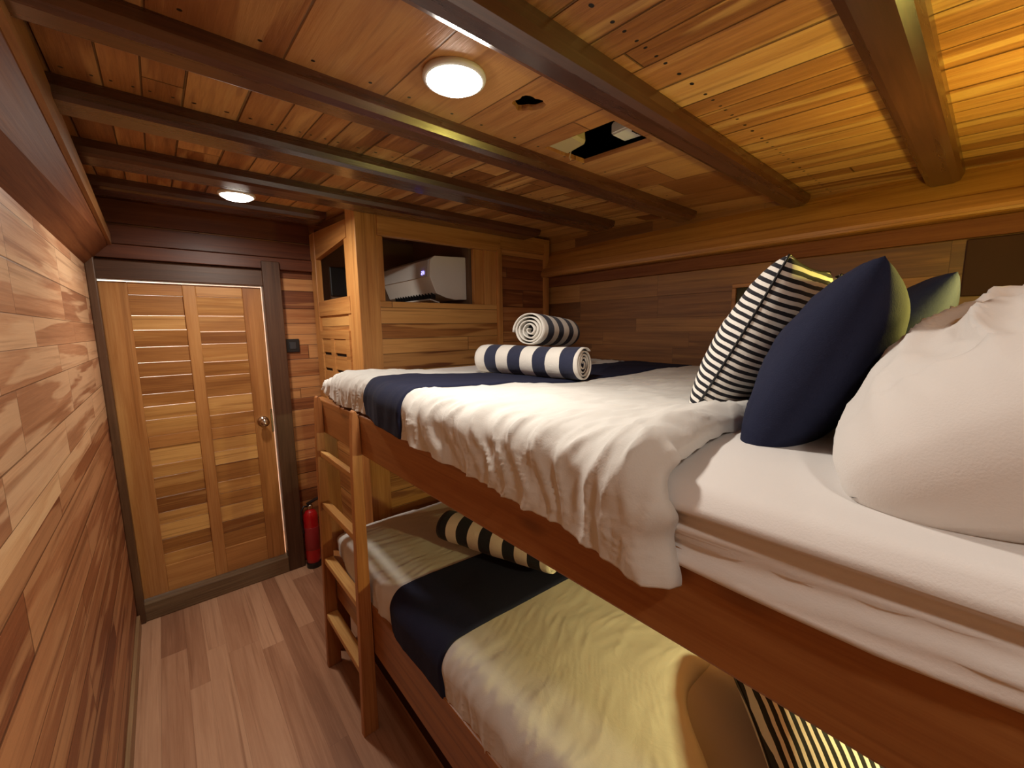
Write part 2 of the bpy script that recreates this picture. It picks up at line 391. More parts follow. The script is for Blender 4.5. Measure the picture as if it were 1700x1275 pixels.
# extra boards above the lintel, lapped
for i, (z0, z1, d) in enumerate(((1.86, 1.925, .05), (1.93, 2.02, .03), (2.03, 2.14, .018))):
    b = B(); box(b, XL, .76, YF-d, YF, z0, z1, .003); struct('trim_%d' % (5+i), b, M_upper)

# ------------------------------------------------------------------ door
door = empty('door_1', (DX0, 2.80, DZ0), 'slatted teak cabin door with two columns of louvred panels', 'door', kind='structure')
yd = 2.782
st = ((DX0+.004, -.098, 'stile'), (.112, .168, 'stile'), (.376, DX1-.006, 'stile'))
for x0, x1, nm in st:
    b = B(); box(b, x0, x1, yd, yd+.03, DZ0+.002, DZ1-.002, .003); obj(nm, b, M_doorz, door)
for z0, z1 in ((1.690, DZ1-.002), (.905, .968), (DZ0+.002, .255)):
    for x0, x1 in ((-.098, .112), (.168, .376)):
        b = B(); box(b, x0, x1, yd+.002, yd+.029, z0, z1, .002); obj('rail', b, M_railx, door)
random.seed(9)
for x0, x1 in ((-.098, .112), (.168, .376)):
    for za, zb in ((.968, 1.690), (.255, .905)):
        n_ = random.choice((8, 9)) if zb-za > .7 else random.choice((7, 8)); b = B()
        zs = [za]
        for k in range(n_): zs.append(zs[-1]+random.uniform(.7, 1.3))
        s_ = (zb-za)/(zs[-1]-za); zs = [za+(z-za)*s_ for z in zs]
        for k in range(n_):
            t0 = random.uniform(.008, .013); t1 = t0-random.choice((.0, .001, .002, .007))
            prism(b, [(yd+.026, zs[k]+.001), (yd+t0, zs[k]+.001), (yd+t1, zs[k+1]-.002), (yd+.026, zs[k+1]-.002)], 'x', x0-.002, x1+.002)
        obj('slatted_panel', b, M_door, door, boards=n_)
kb = B(); lathe(kb, [(.0, 0), (.028, 0), (.030, .004), (.024, .010), (.010, .014), (.009, .030), (.018, .036), (.025, .048), (.024, .060), (.014, .068), (.0, .069)], (0, 0, 0), 24, 'y')
for v in kb.verts: v.co = Vector((.418+v.co.x, yd-v.co.y, .972+v.co.z))
knob = obj('door_knob', kb, M_chrome, door, smooth=True)
kb = B(); box(kb, .458, .470, yd-.004, yd+.006, .90, 1.04, .002); obj('latch_plate', kb, M_chrome, door)

# ------------------------------------------------------------------ socket by the door, extinguisher
sk = empty('wall_switch', (.618, YF-.012, 1.411), 'small black square wall switch on the boards right of the door', 'switch')
b = B(); box(b, .580, .656, YF-.014, YF, 1.370, 1.452, .003); obj('plate', b, M_black, sk)
b = B(); box(b, .600, .636, YF-.019, YF-.013, 1.390, 1.432, .002); obj('rocker', b, plain('dark_grey_plastic', lin(52, 54, 58), .3), sk)

ex = empty('fire_extinguisher', (.615, 2.715, 0), 'red fire extinguisher standing on the floor beside the door post', 'fire extinguisher')
b = B(); lathe(b, [(0, .028), (.034, .028), (.040, .036), (.042, .06), (.042, .33), (.039, .352), (.028, .372), (.014, .382), (.013, .392), (0, .392)], (.615, 2.715, 0), 32); obj('cylinder', b, M_red, ex, smooth=True)
b = B(); lathe(b, [(0, 0), (.044, 0), (.045, .028), (.042, .034), (0, .034)], (.615, 2.715, 0), 28); obj('foot_ring', b, M_black, ex)
b = B(); lathe(b, [(.0424, .12), (.0428, .121), (.0428, .27), (.0424, .271)], (.615, 2.715, 0), 32); obj('label_band', b, M_redlab, ex, smooth=True)
b = B(); lathe(b, [(0, .388), (.016, .388), (.016, .408), (.010, .414), (.010, .424), (0, .424)], (.615, 2.715, 0), 16); valve = obj('valve', b, M_chrome, ex)
b = B(); hexa(b, [(.600, 2.70, .414), (.600, 2.73, .414), (.668, 2.73, .438), (.668, 2.70, .438), (.600, 2.70, .422), (.600, 2.73, .422), (.668, 2.73, .446), (.668, 2.70, .446)]); obj('squeeze_handle', b, M_black, valve)
b = B(); tube(b, [(.60, 2.712, .405), (.578, 2.708, .41), (.562, 2.704, .385), (.560, 2.702, .32), (.566, 2.700, .24)], .006, 8); obj('hose', b, M_black, valve, smooth=True)

# ------------------------------------------------------------------ ceiling beams
beams = [
    ('thick dark ceiling beam directly over the bed pillows, lit yellow on one side', .115, .205, 2.08, .06),
    ('dark ceiling beam between the ceiling hatch and the beam over the pillows', .545, .625, 2.085, .055),
    ('dark ceiling beam on the far side of the ceiling hatch', .995, 1.085, 2.04, .048),
    ('dark ceiling beam next after the one beyond the hatch, short of the cabinet', 1.405, 1.535, 1.95, .05),
    ('dark ceiling beam over the cabinet front, before the door-end ceiling light', 1.88, 2.02, 1.85, .05),
    ('dark ceiling beam between the door-end ceiling light and the door', 2.38, 2.53, .74, .05),
]
for lab, y0, y1, xe, d in beams:
    bm = B(); ym = (y0+y1)/2
    zb = BZ(ym) - (.0 if d < .06 else .0); zt = CZ(ym)+.004
    r = .022
    prof = [(y0, CZ(y0)+.003), (y0, zb+r), (y0+r*.3, zb+r*.3), (y0+r, zb), (y1-r, zb), (y1-r*.3, zb+r*.3), (y1, zb+r), (y1, CZ(y1)+.003)]
    n0 = len(prof); xs = [-.165, .3, .8, 1.3, 1.7, xe-.035, xe]
    xs = sorted({x for x in xs if x <= xe})
    rings = []
    for x in xs:
        sh = .012 if (x == xe) else 0
        cam_ = 0
        rings.append([bm.verts.new((x, y, z + (sh if z < zb+r+.001 else 0) + cam_)) for y, z in prof])
    for a_, c_ in zip(rings, rings[1:]):
        for i in range(n0): bm.faces.new((a_[i], a_[(i+1) % n0], c_[(i+1) % n0], c_[i]))
    bm.faces.new(rings[0]); bm.faces.new(rings[-1][::-1])
    o = obj('ceiling_beam', bm, M_beam); tag(o, lab, 'beam', 'dark beams across the ceiling')

# bulkhead box along the top of the left wall
bh = empty('side_beam', (XL, 1.0, 1.82), 'long reddish brown box beam running along the top of the left plank wall', 'beam')
def bhz(y, top): return (2.06-(y-1.13)*.058) if top else (1.985-(y-.9)*.037)
ya, yb = YN, 2.74
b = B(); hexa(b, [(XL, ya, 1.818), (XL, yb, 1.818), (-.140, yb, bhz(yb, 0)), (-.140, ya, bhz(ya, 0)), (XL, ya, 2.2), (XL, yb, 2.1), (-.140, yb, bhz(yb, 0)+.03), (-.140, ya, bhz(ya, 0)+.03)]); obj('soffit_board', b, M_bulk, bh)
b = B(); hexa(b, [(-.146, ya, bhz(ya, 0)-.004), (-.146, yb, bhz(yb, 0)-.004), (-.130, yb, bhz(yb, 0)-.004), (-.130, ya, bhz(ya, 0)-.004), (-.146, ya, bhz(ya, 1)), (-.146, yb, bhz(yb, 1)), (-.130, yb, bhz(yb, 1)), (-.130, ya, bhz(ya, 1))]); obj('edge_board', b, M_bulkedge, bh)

# cornice along the hull wall
b = B(); prism(b, [(2.14, 1.838), (2.03, 1.838), (2.022, 1.842), (2.020, 1.858), (2.030, 1.868), (2.085, 1.985), (2.10, 2.0), (2.14, 2.0)], 'y', YN, YF)
struct('trim_8', b, M_cornice)
b = B(); box(b, 2.078, 2.14, YN, YF, 1.776, 1.838, .003); struct('trim_10', b, M_bulk)
b = B(); prism(b, [(2.016, 1.850), (2.016, 1.862), (2.040, 1.905), (2.052, 1.902), (2.03, 1.85)], 'y', YN, YF); struct('trim_11', b, M_raily)
b = B(); prism(b, [(2.075, 1.955), (2.088, 1.988), (2.11, 2.03), (2.11, 2.16), (2.14, 2.16), (2.14, 1.95)], 'y', YN, YF); struct('trim_9', b, M_cornice)

# ------------------------------------------------------------------ ceiling lights
def ceiling_light(x, y, z, lab, power):
    t = empty('ceiling_light', (x, y, z), lab, 'ceiling light', 'round ceiling lights')
    b = B(); lathe(b, [(.066, .012), (.068, .004), (.066, 0), (.060, -.003), (.058, 0), (.058, .012)], (x, y, z), 40); obj('rim', b, M_white, t, smooth=True)
    b = B(); lathe(b, [(0, -.017), (.022, -.016), (.042, -.012), (.054, -.005), (.058, .002), (.058, .006), (0, .006)], (x, y, z), 40); obj('diffuser', b, M_lens, t)
    l = disk_light('lamp_glow', (x, y, z-.020), power, .10); return t
(xy, pw) = LAMPS['aisle']; ceiling_light(xy[0], xy[1], CZ(xy[1])-.012, 'bright round ceiling light beside the ragged ceiling hole', pw)
(xy, pw) = LAMPS['door']; ceiling_light(xy[0], xy[1], 2.058, 'small bright round ceiling light towards the door', pw)

(xy, pw) = LAMPS['near']; ceiling_light(xy[0], xy[1], CZ(xy[1])-.012, 'unseen round ceiling light added at the pillow end of the aisle', pw)  # unseen weak light, added out of view to brighten the mattress side

# what shows through the hatch
t = empty('control_box', (1.13, .79, 2.075), 'white plastic box with faint black print lying in the ceiling hatch', 'box')
b = B(); hexa(b, [(1.060, .60, 2.055), (1.160, .60, 2.055), (1.150, .80, 2.065), (1.080, .80, 2.065), (1.060, .60, 2.09), (1.160, .60, 2.09), (1.150, .80, 2.10), (1.080, .80, 2.10)])
bmesh.ops.bevel(b, geom=b.edges[:], offset=.005, segments=2, affect='EDGES'); obj('case', b, M_white, t)
b = B()
random.seed(2)
for j, (yy, nn) in enumerate(((.765, 5), (.755, 3))):
    for k in range(nn):
        x = 1.095+k*.009; y_ = yy-.035+j*.012
        box(b, x, x+.006, y_, y_+.005, 2.0575, 2.0605)
obj('print', b, M_black, t)
t = empty('cable_box', (.985, .88, 2.07), 'beige box with broken corner hanging in the far side of the ceiling hatch', 'box')
b = B(); hexa(b, [(.960, .86, 2.058), (1.055, .868, 2.056), (1.060, .953, 2.052), (.960, .953, 2.052), (.960, .86, 2.12), (1.045, .868, 2.12), (1.06, .953, 2.12), (.960, .953, 2.12)])
bmesh.ops.bevel(b, geom=b.edges[:], offset=.008, segments=1, affect='EDGES'); obj('body', b, M_beige, t)
b = B(); tube(b, [(1.052, .93, 2.056), (1.062, .945, 2.044), (1.068, .946, 2.036)], .0015, 6); obj('wire', b, M_beige, t)

# ------------------------------------------------------------------ built-in cabinet with the air conditioner
cb = empty('built_in_cabinet', (CX0, CY0, 0), 'built-in teak cabinet with open window niches at the foot of the bunk', 'cabinet')
def part(nm, m_, *bxs, bev=.003, parent=None):
    b = B()
    for q in bxs: box(b, *q, bev)
    return obj(nm, b, m_, parent or cb)
x0, y0 = CX0, CY0
part('corner_post', M_post, (x0, .868, y0, y0+.125, 0, 2.10))
part('header', M_railx, (.868, 1.655, y0-.006, y0+.03, 1.968, 2.085))
part('header', M_railx, (1.655, 2.09, y0-.002, y0+.03, 1.99, 2.09))
part('niche_stile', M_post, (.868, .90, y0+.008, y0+.03, 1.645, 1.968), bev=.002)
part('niche_stile', M_post, (1.465, 1.535, y0+.02, y0+.045, 1.645, 1.968), (1.535, 1.625, y0+.006, y0+.03, 1.60, 1.968), bev=.002)
part('front_planks', M_cab, (.868, 1.625, y0+.004, y0+.026, .0, 1.645))
part('panel_frame', M_post, (1.625, 1.66, y0-.012, y0+.02, 1.20, 1.985))
part('panel_frame', M_post, (2.035, 2.075, y0-.012, y0+.02, 1.20, 2.06))
part('side_panel', M_far, (1.66, 2.09, y0+.010, y0+.03, 0, 1.99))
part('niche_shelf', M_railx, (.80, 1.46, y0+.03, YF-.002, 1.62, 1.64), bev=0)
part('niche_back', M_cabin, (.79, 1.62, YF-.03, YF-.01, 1.64, 2.12), (1.45, 1.47, y0+.05, YF-.03, 1.64, 2.12), bev=0)
# side facing the aisle
part('side_stile', M_post, (x0-.006, x0+.03, 2.70, 2.79, 0, 2.08))
part('side_stile', M_post, (x0+.002, x0+.02, 2.165, 2.21, 0, 1.99), bev=.002)
b = B(); prism(b, [(2.165, 2.05), (2.165, 1.965), (2.42, 1.945), (2.70, 1.925), (2.70, 2.08)], 'x', x0-.002, x0+.03); obj('side_header', b, M_raily, cb)
part('side_rail', M_raily, (x0-.004, x0+.03, 2.165, 2.70, 1.585, 1.675))
part('side_planks', M_cabside, (x0+.008, x0+.026, 2.165, 2.70, 0, 1.585))
gr = part('louvre_grille', M_raily, *([(x0-.010, x0+.01, 2.19, 2.69, 1.452, 1.50), (x0-.010, x0+.01, 2.19, 2.245, .95, 1.452), (x0-.010, x0+.01, 2.44, 2.50, .95, 1.452), (x0-.010, x0+.01, 2.655, 2.69, .95, 1.452)]
     + [(x0-.005, x0+.008, ya_, yb_, z, z+.078) for ya_, yb_ in ((2.245, 2.44), (2.50, 2.655)) for z in [1.372-.0945*k for k in range(5)]]), bev=.002)
part('grille_back', M_void, (x0+.004, x0+.009, 2.24, 2.66, .95, 1.45), bev=0, parent=gr)
# small mirror frame seen through the side niche
t = empty('niche_mirror', (1.10, YF-.04, 1.80), 'small dark framed mirror inside the narrow niche left of the cabinet post', 'mirror')
b = B(); box(b, .86, 1.0, YF-.045, YF-.032, 1.72, 1.90, .004); obj('mirror_frame', b, M_black, t)
b = B(); box(b, .955, .99, YF-.0505, YF-.0455, 1.77, 1.88, .002); obj('mirror_glass', b, M_glass, t)

ac = empty('air_conditioner', (1.45, 2.12, 1.67), 'white split air conditioner in the open cabinet niche showing 21', 'air conditioner')
prof = [(1.448, 1.675), (1.448, 1.925), (1.235, 1.915), (1.208, 1.895), (1.20, 1.80), (1.238, 1.705), (1.30, 1.683), (1.36, 1.672)]
b = B(); prism(b, prof, 'y', 2.118, 2.135, .003); obj('end_cap', b, M_white, ac)
b = B(); prism(b, [(x+(.004 if x < 1.4 else 0), z-(.002 if z > 1.8 else -.002)) for x, z in prof], 'y', 2.136, 2.76, .003); acb = obj('body', b, M_white, ac)
b = B(); prism(b, [(1.232, 1.912), (1.204, 1.893), (1.196, 1.80), (1.203, 1.80), (1.212, 1.89), (1.236, 1.908)], 'y', 2.138, 2.75, 0); acf = obj('front_panel', b, M_gloss, ac)
b = B(); hexa(b, [(1.215, 2.15, 1.668), (1.275, 2.15, 1.652), (1.275, 2.70, 1.652), (1.215, 2.70, 1.668), (1.213, 2.15, 1.675), (1.277, 2.15, 1.659), (1.277, 2.70, 1.659), (1.213, 2.70, 1.675)]); obj('louvre_vane', b, M_white, ac)
for k in range(14):
    b = B(); box(b, 1.235, 1.262, 2.17+k*.037, 2.175+k*.037, 1.675, 1.712); obj('outlet_fin', b, M_black, acb)
# display digits on the front panel (read from the aisle)
def seg_digit(bm, y, z, on, h=.018, w_=.009, x=1.1955, t_=.0022):
    # y decreases to the right when seen from the aisle
    S = {'a': (0, h, w_, h), 'd': (0, 0, w_, 0), 'g': (0, h/2, w_, h/2), 'f': (0, h/2, 0, h), 'b': (w_, h/2, w_, h), 'e': (0, 0, 0, h/2), 'c': (w_, 0, w_, h/2)}
    for s in on:
        u0, v0, u1, v1 = S[s]
        box(bm, x-.0015, x+.0015, y-u1-t_/2, y-u0+t_/2, z+v0-t_/2, z+v1+t_/2)
b = B(); seg_digit(b, 2.205, 1.815, 'abged'); seg_digit(b, 2.188, 1.815, 'bc'); obj('display', b, M_led, acf)

# ------------------------------------------------------------------ hull wall fittings
wn = empty('window_1', (XR, .69, 1.55), 'small wooden framed opening in the hull wall behind the striped cushion', 'window', kind='structure')
b = B()
for q in ((.55, .83, 1.672, 1.69), (.55, .83, 1.41, 1.428), (.55, .568, 1.428, 1.672), (.812, .83, 1.428, 1.672)): box(b, 2.082, XR, *q, .003)
obj('window_frame', b, M_raily, wn)
b = B(); box(b, 2.094, XR, .566, .814, 1.426, 1.674); obj('pane', b, M_glass, wn)
b = B(); box(b, 2.085, XR, -.42, .09, 1.585, 1.772, .004); tag(obj('wall_panel', b, M_dark), 'dark stained board panel fixed high on the hull wall above the white pillow', 'panel')

# ------------------------------------------------------------------ bunk bed frame and ladder
BY0, BY1 = -.30, 1.93
bk = empty('bunk_bed', (.5, 1.93, 0), 'wide wooden two-level bunk bed with plain side boards', 'bunk bed')
part('side_rail', M_bunk, (.49, .525, BY0, BY1-.02, 1.072, 1.212), parent=bk, bev=.005)['label'] = 'upper varnished side board with dark knots'
part('side_rail', M_bunk, (.49, .525, BY0, BY1-.02, .312, .508), parent=bk, bev=.005)['label'] = 'lower varnished side board'
part('bed_post', M_bunkz, (.50, .56, 1.87, 1.93, 0, 1.20), parent=bk)
part('bed_post', M_bunkz, (.50, .56, BY0, BY0+.06, 0, 1.20), parent=bk)
part('bed_post', M_bunkz, (2.03, 2.09, 1.87, 1.93, 0, 1.20), parent=bk)
part('bed_post', M_bunkz, (2.03, 2.09, BY0, BY0+.06, 0, 1.20), parent=bk)
part('slat_base', M_bunk, (.526, 2.09, BY0, BY1, 1.085, 1.11), parent=bk, bev=0)
part('slat_base', M_bunk, (.526, 2.09, BY0, BY1, .36, .385), parent=bk, bev=0)
part('end_board', M_bunkz, (.56, 2.05, BY1-.03, BY1-.005, 1.00, 1.09), parent=bk)
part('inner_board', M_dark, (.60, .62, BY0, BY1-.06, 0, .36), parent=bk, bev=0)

ld = empty('ladder', (.455, 1.6, 0), 'short wooden ladder with four treads leaning against the upper bunk', 'ladder')
for yy in (1.378, 1.800):
    b = B()
    y1_ = yy+.028
    pr = [(.430, 0), (.487, 0), (.4885, 1.10), (.486, 1.20), (.482, 1.222), (.474, 1.232), (.466, 1.226), (.463, 1.20), (.455, 1.03)]
    prism(b, pr, 'y', yy, y1_, .003); obj('stile', b, M_ladz, ld)
for i, z in enumerate((1.0, .775, .52, .262)):
    xf = .430+.033*z
    b = B(); box(b, xf+.001, .486, 1.406, 1.800, z-.026, z, .003); obj('tread', b, M_lady, ld)

# ------------------------------------------------------------------ mattresses
def noi(x, y, z=0.0): return noise.noise(Vector((x, y, z)))
def sstep(a, b_, x):
    t = max(0, min(1, (x-a)/(b_-a))); return t*t*(3-2*t)
def mattress(z0, z1, lab, seed, X0=.502):
    bm = B(); nx, ny = 44, 90; X1, Y0, Y1 = 2.085, BY0+.01, 1.86
    # cross-section loop (front edge), swept along y with creases
    pts = []
    r = .028
    cs = [(X1, z0), (X1, z1-r), (X1-r, z1)]
    n_top = 26
    cs += [(X1-r-(X1-X0-2*r)*k/n_top, z1) for k in range(1, n_top)]
    cs += [(X0+r, z1), (X0+r*.62, z1-.002), (X0+r*.3, z1-r*.28), (X0+.003, z1-r*.7), (X0, z1-r)]
    n_s = 30
    cs += [(X0, z1-r-(z1-r-z0)*k/n_s) for k in range(1, n_s+1)]
    rings = []
    for j in range(ny+1):
        y = Y0+(Y1-Y0)*j/ny; ring = []
        for x, z in cs:
            dx = dz = 0
            if x < X0+.05:
                s = (z1-z)/(z1-z0)
                # long slanted creases along the side and a piping ridge near the top
                wv = math.sin((s*3.0 - y*1.1)*math.pi*1.7 + 2.2*noi(y*2, s*2, seed))
                dx -= .009*wv*sstep(.2, .4, s)+.006*noi(y*3, s*9, seed+3)
                dx += .012*math.exp(-((s-.24)/.04)**2) - .008*math.exp(-((s-.15)/.04)**2)
                dx -= .014*math.exp(-((s-.80-.05*math.sin(y*4))/.04)**2)
                dx += .004+.045*sstep(.85, 1.3, y)
                # fine slanting pulls in the stretched sheet
                pull = 1-abs(noi(y*2.2+s*1.5, (s-y*.22)*9, seed+6))*2.4
                dx -= .007*max(0, pull)**2*sstep(.22, .34, s)
                if z < z1-(.104-.02*sstep(.85, 1.2, y)): dx = .050
            else:
                dz += .003*noi(x*5, y*5, seed)
            ring.append(bm.verts.new((x+dx, y, z+dz)))
        rings.append(ring)
    for a_, c_ in zip(rings, rings[1:]):
        for i in range(len(cs)): bm.faces.new((a_[i], a_[(i+1) % len(cs)], c_[(i+1) % len(cs)], c_[i]))
    bm.faces.new(rings[0]); bm.faces.new(rings[-1])
    o = obj('mattress', bm, M_sheet, smooth=True); tag(o, lab, 'mattress', 'bunk mattresses'); return o
mattress(1.112, 1.297, 'upper bunk mattress in a white fitted sheet, side creased', 1, .484)
mattress(.387, .575, 'lower bunk mattress in a white fitted sheet', 5, .535)

# ------------------------------------------------------------------ duvets and bed runners
def duvet_point(s, t, off, P):
    """s across (0 = hull wall, 1 = hem on the aisle side), t along (0 = near edge, 1 = foot)"""
    zt, dz, sd = P['z'], P['dz'], P['seed']
    y0 = P['near'](s); y1 = 1.915
    y = y0+(y1-y0)*t
    hem = P['hem'](y)
    foot = sstep(1.55, 1.93, y)
    # profile
    xf = .463 + .036*sstep(1.12, 1.34, y)*(1-P.get('flat', 0)) + .035*foot + P.get('tuck', 0)
    R = .055
    L1 = 2.075-(xf+R); L2 = R*math.pi/2; L3 = max(.005, (zt-R)-hem)
    Lt = L1+L2+L3; 
    # allot samples: s in [0,.55] flat, [.55,.72] bend, [.72,1] drop
    if s < .55: d = s/.55*L1
    elif s < .72: d = L1+(s-.55)/.17*L2
    else: d = L1+L2+(s-.72)/.28*L3
    nx_, nz_ = 0, 1
    if d <= L1: x, z = 2.075-d, zt
    elif d <= L1+L2:
        a = (d-L1)/R; x = xf+R-R*math.sin(a); z = zt-R+R*math.cos(a); nx_, nz_ = -math.sin(a), math.cos(a)
    else: x = xf; z = zt-R-(d-L1-L2); nx_, nz_ = -1, 0
    q = max(0, (d-L1)/(Lt-L1)) if d > L1 else 0
    # overall fall towards the wall and foot, rounded ends
    z -= .040*sstep(.55, 1.25, x)*P['fall']
    z -= (.045*foot**1.6 + .035*foot**4*(1-sstep(.5, .95, x)))*(1-q)
    # puffiness
    h = .009*noi(x*3.2, y*3.2, sd)+.004*noi(x*9, y*8, sd+2)
    # gathers on the drop: folds running down the side
    g = sstep(.42, .66, s)
    wv = noi(y*13+1.5*noi(y*3, d*5, sd), d*1.3, sd+7)
    rg = 1-abs(noi(y*19+1.2*noi(d*9, y*4, sd+1), d*3.0+y*1.5, sd+9))*2
    P_w = P['wrinkle']*(1-.8*sstep(P['b0']-.03, P['b0']+.02, y)*(1-sstep(P['b1']-.02, P['b1']+.03, y)))
    h += g*(.012*wv+.011*max(0, rg)**2)*P_w + .0045*max(0, 1-abs(noi(y*34+2*noi(x*8, y*6, sd), x*12+y*7+d*9, sd+20))*2.2)**2*P_w
    # diagonal pulls on top near the edge
    rg2 = 1-abs(noi((y+x*.8)*8+.7*noi(x*3, y*3, sd+11), (x-y)*2.2, sd+12))*2
    h += (1-g)*.006*max(0, rg2)**3*P_w
    # lapped plump near edge
    dn = (y-y0)
    h += .018*math.exp(-((dn-.05)/.05)**2) if P.get('roll') else 0
    if dn < .05:
        k = 1-dn/.05; h -= .032*(1-math.sqrt(max(0, 1-k*k)))
    if y > y1-.04:
        k = 1-(y1-y)/.04; h -= .03*(1-math.sqrt(max(0, 1-k*k)))
    h += off
    return Vector((x+nx_*h, y, z+nz_*h))
def cloth(name, P, mat, lab, cat, group, t0=0., t1=1., ns=150, nt=260, off=0, thick=.012):
    bm = B(); g = []
    for j in range(nt+1):
        t = t0+(t1-t0)*j/nt
        g.append([bm.verts.new(duvet_point(i/ns, t(i/ns) if callable(t) else t, off, P)) for i in range(ns+1)])
    for j in range(nt):
        for i in range(ns): bm.faces.new((g[j][i], g[j+1][i], g[j+1][i+1], g[j][i+1]))
    o = obj(name, bm, mat, smooth=True)
    # make sure normals point outwards (up)
    me = o.data
    if me.polygons[0].normal.z < 0: me.flip_normals()
    sd_ = o.modifiers.new('thickness', 'SOLIDIFY'); sd_.thickness = thick; sd_.offset = -1
    tag(o, lab, cat, group); return o
def near_u(s):
    # near edge of the upper duvet: corner dips towards the camera on the aisle side
    k = sstep(.42, .60, s)
    return .305-.055*k + .02*noi(s*7, 3)-.02*sstep(.8, 1, s)
def hem_u(y):
    z = 1.268 - .066*sstep(1.95, 1.05, -y+2.95) if False else 0
    if y > 1.0: z = 1.218+.004*sstep(1.0, 1.4, y)+.012*sstep(1.5, 1.9, y)
    else: z = 1.186+(y-.5)*.064 if y > .5 else 1.186-(.5-y)*.05
    return z + .006*noi(y*6, 1.0)
PU = dict(z=1.336, dz=0, seed=3.1, near=near_u, hem=hem_u, wrinkle=1.0, fall=1.0, roll=True, b0=.985, b1=1.345)
def near_l(s):
    x = 2.075-min(s, .55)/.55*1.54
    return .13+.29*sstep(.52, .95, x)+.012*noi(s*6, 9)
PL = dict(z=.628, dz=0, seed=8.4, near=near_l, hem=lambda y: .500+.004*noi(y*5, 2), wrinkle=.5, fall=.9, roll=False, tuck=.034, flat=1, b0=.9, b1=1.24)
cloth('duvet', PU, M_duvet, 'white duvet spread over the upper bunk, gathered along its edge', 'duvet', 'bunk duvets')
cloth('duvet', PL, M_duvet, 'white duvet spread over the lower bunk', 'duvet', 'bunk duvets')
def t_of(P, s, y): return (y-P['near'](s))/(1.915-P['near'](s))
def runner(P, ya, yb, lab):
    # constant-y band that follows the duvet surface
    P2 = dict(P); ns, nt = 150, 40
    bm = B(); g = []
    for j in range(nt+1):
        y = ya+(yb-ya)*j/nt
        row = []
        for i in range(ns+1):
            s = i/ns
            yy = y + P['skew']*(s-.6) + .006*noi(s*5, y)
            row.append(bm.verts.new(duvet_point(s, t_of(P, s, yy), .007-.006*(1 if j in (0, nt) else 0), P)))
        g.append(row)
    for j in range(nt):
        for i in range(ns): bm.faces.new((g[j][i], g[j+1][i], g[j+1][i+1], g[j][i+1]))
    o = obj('bed_runner', bm, M_navy, smooth=True)
    if o.data.polygons[0].normal.z < 0: o.data.flip_normals()
    sd_ = o.modifiers.new('thickness', 'SOLIDIFY'); sd_.thickness = .003; sd_.offset = -1
    tag(o, lab, 'bed runner', 'navy bed runners')
PU['skew'] = -.02; PL['skew'] = -.06
runner(PU, .985, 1.345, 'navy blue bed runner across the upper bunk under the rolled towels')
runner(PL, .90, 1.24, 'navy blue bed runner across the lower bunk duvet')

# ------------------------------------------------------------------ cushions and pillows
def pillow_mesh(w_, h_, t_, seed, ex=.42, crease=.0, pinch=.07, nu=72, nv=72, rnd_=0.):
    bm = B(); top = []; bot = []
    for j in range(nv+1):
        v = -1+2*j/nv; rt = []; rb = []
        for i in range(nu+1):
            u = -1+2*i/nu
            x = w_/2*u*(1-pinch*(1-v*v))*(1-rnd_*abs(v)**5); y = h_/2*v*(1-pinch*(1-u*u))*(1-rnd_*abs(u)**5)
            # soften the outer corners slightly
            e = max(0, (1-u*u))*max(0, (1-v*v)); z = t_/2*e**ex
            wr = crease*(noi(u*2.2+seed, v*2.2, seed)*.6+max(0, 1-abs(noi(u*2+v*1.2+seed, v*2.5-u, seed+5))*2.2)**2*.6)*e**.9
            if rnd_: wr += .009*sstep(.66, .70, u+.04*math.sin(v*4))*min(1, e*2) + .007*max(0, 1-abs(noi(u*1.6+3*v+seed, u*2.8-v*.8, seed+15))*3)**2*min(1, e*1.5)
            edge = 1-e**.25
            wr2 = (0 if rnd_ else .003)*noi(u*11, v*11, seed+8)*edge*min(1, e*20)
            rt.append(bm.verts.new((x, y, z+wr+wr2)))
            rb.append(rt[-1] if (i in (0, nu) or j in (0, nv)) else bm.verts.new((x, y, -z+crease*.5*noi(u*2, v*3, seed+9)*e**.3)))
        top.append(rt); bot.append(rb)
    for j in range(nv):
        for i in range(nu):
            bm.faces.new((top[j][i], top[j][i+1], top[j+1][i+1], top[j+1][i]))
            q = (bot[j][i], bot[j+1][i], bot[j+1][i+1], bot[j][i+1])
            if len(set(q)) == 4:
                try: bm.faces.new(q)
                except ValueError: pass
    return bm
def pillow(name, size, loc, tilt, yaw, mat, lab, cat, group, seed=1, ex=.42, crease=.0, pinch=.07, roll=0, piping=None, rnd_=0.):
    """local x = width, y = height (up the lean), z = front face; stands leaning back by tilt degrees from upright"""
    w_, h_, t_ = size
    o = obj(name, pillow_mesh(w_, h_, t_, seed, ex, crease, pinch, rnd_=rnd_), mat, smooth=True)
    # local x -> -X world (front face looks towards +Y), y -> up, z -> +Y
    R0 = Matrix(((-1, 0, 0), (0, 0, 1), (0, 1, 0)))
    T = Matrix.Rotation(math.radians(yaw), 3, 'Z') @ Matrix.Rotation(math.radians(tilt), 3, 'X') @ R0 @ Matrix.Rotation(math.radians(roll), 3, 'Z')
    o.matrix_world = Matrix.Translation(loc) @ T.to_4x4()
    tag(o, lab, cat, group)
    if piping:
        b_ = B(); pts = []
        n_ = 40
        def out(u, v): return (w_/2*u*(1-pinch*(1-v*v)), h_/2*v*(1-pinch*(1-u*u)), 0)
        for k in range(n_): pts.append(out(-1+2*k/n_, -1))
        for k in range(n_): pts.append(out(1, -1+2*k/n_))
        for k in range(n_): pts.append(out(1-2*k/n_, 1))
        for k in range(n_+1): pts.append(out(-1, 1-2*k/n_))
        tube(b_, pts, .0028, 6)
        p_ = obj('piping', b_, piping, o, smooth=True, local=True)
    return o
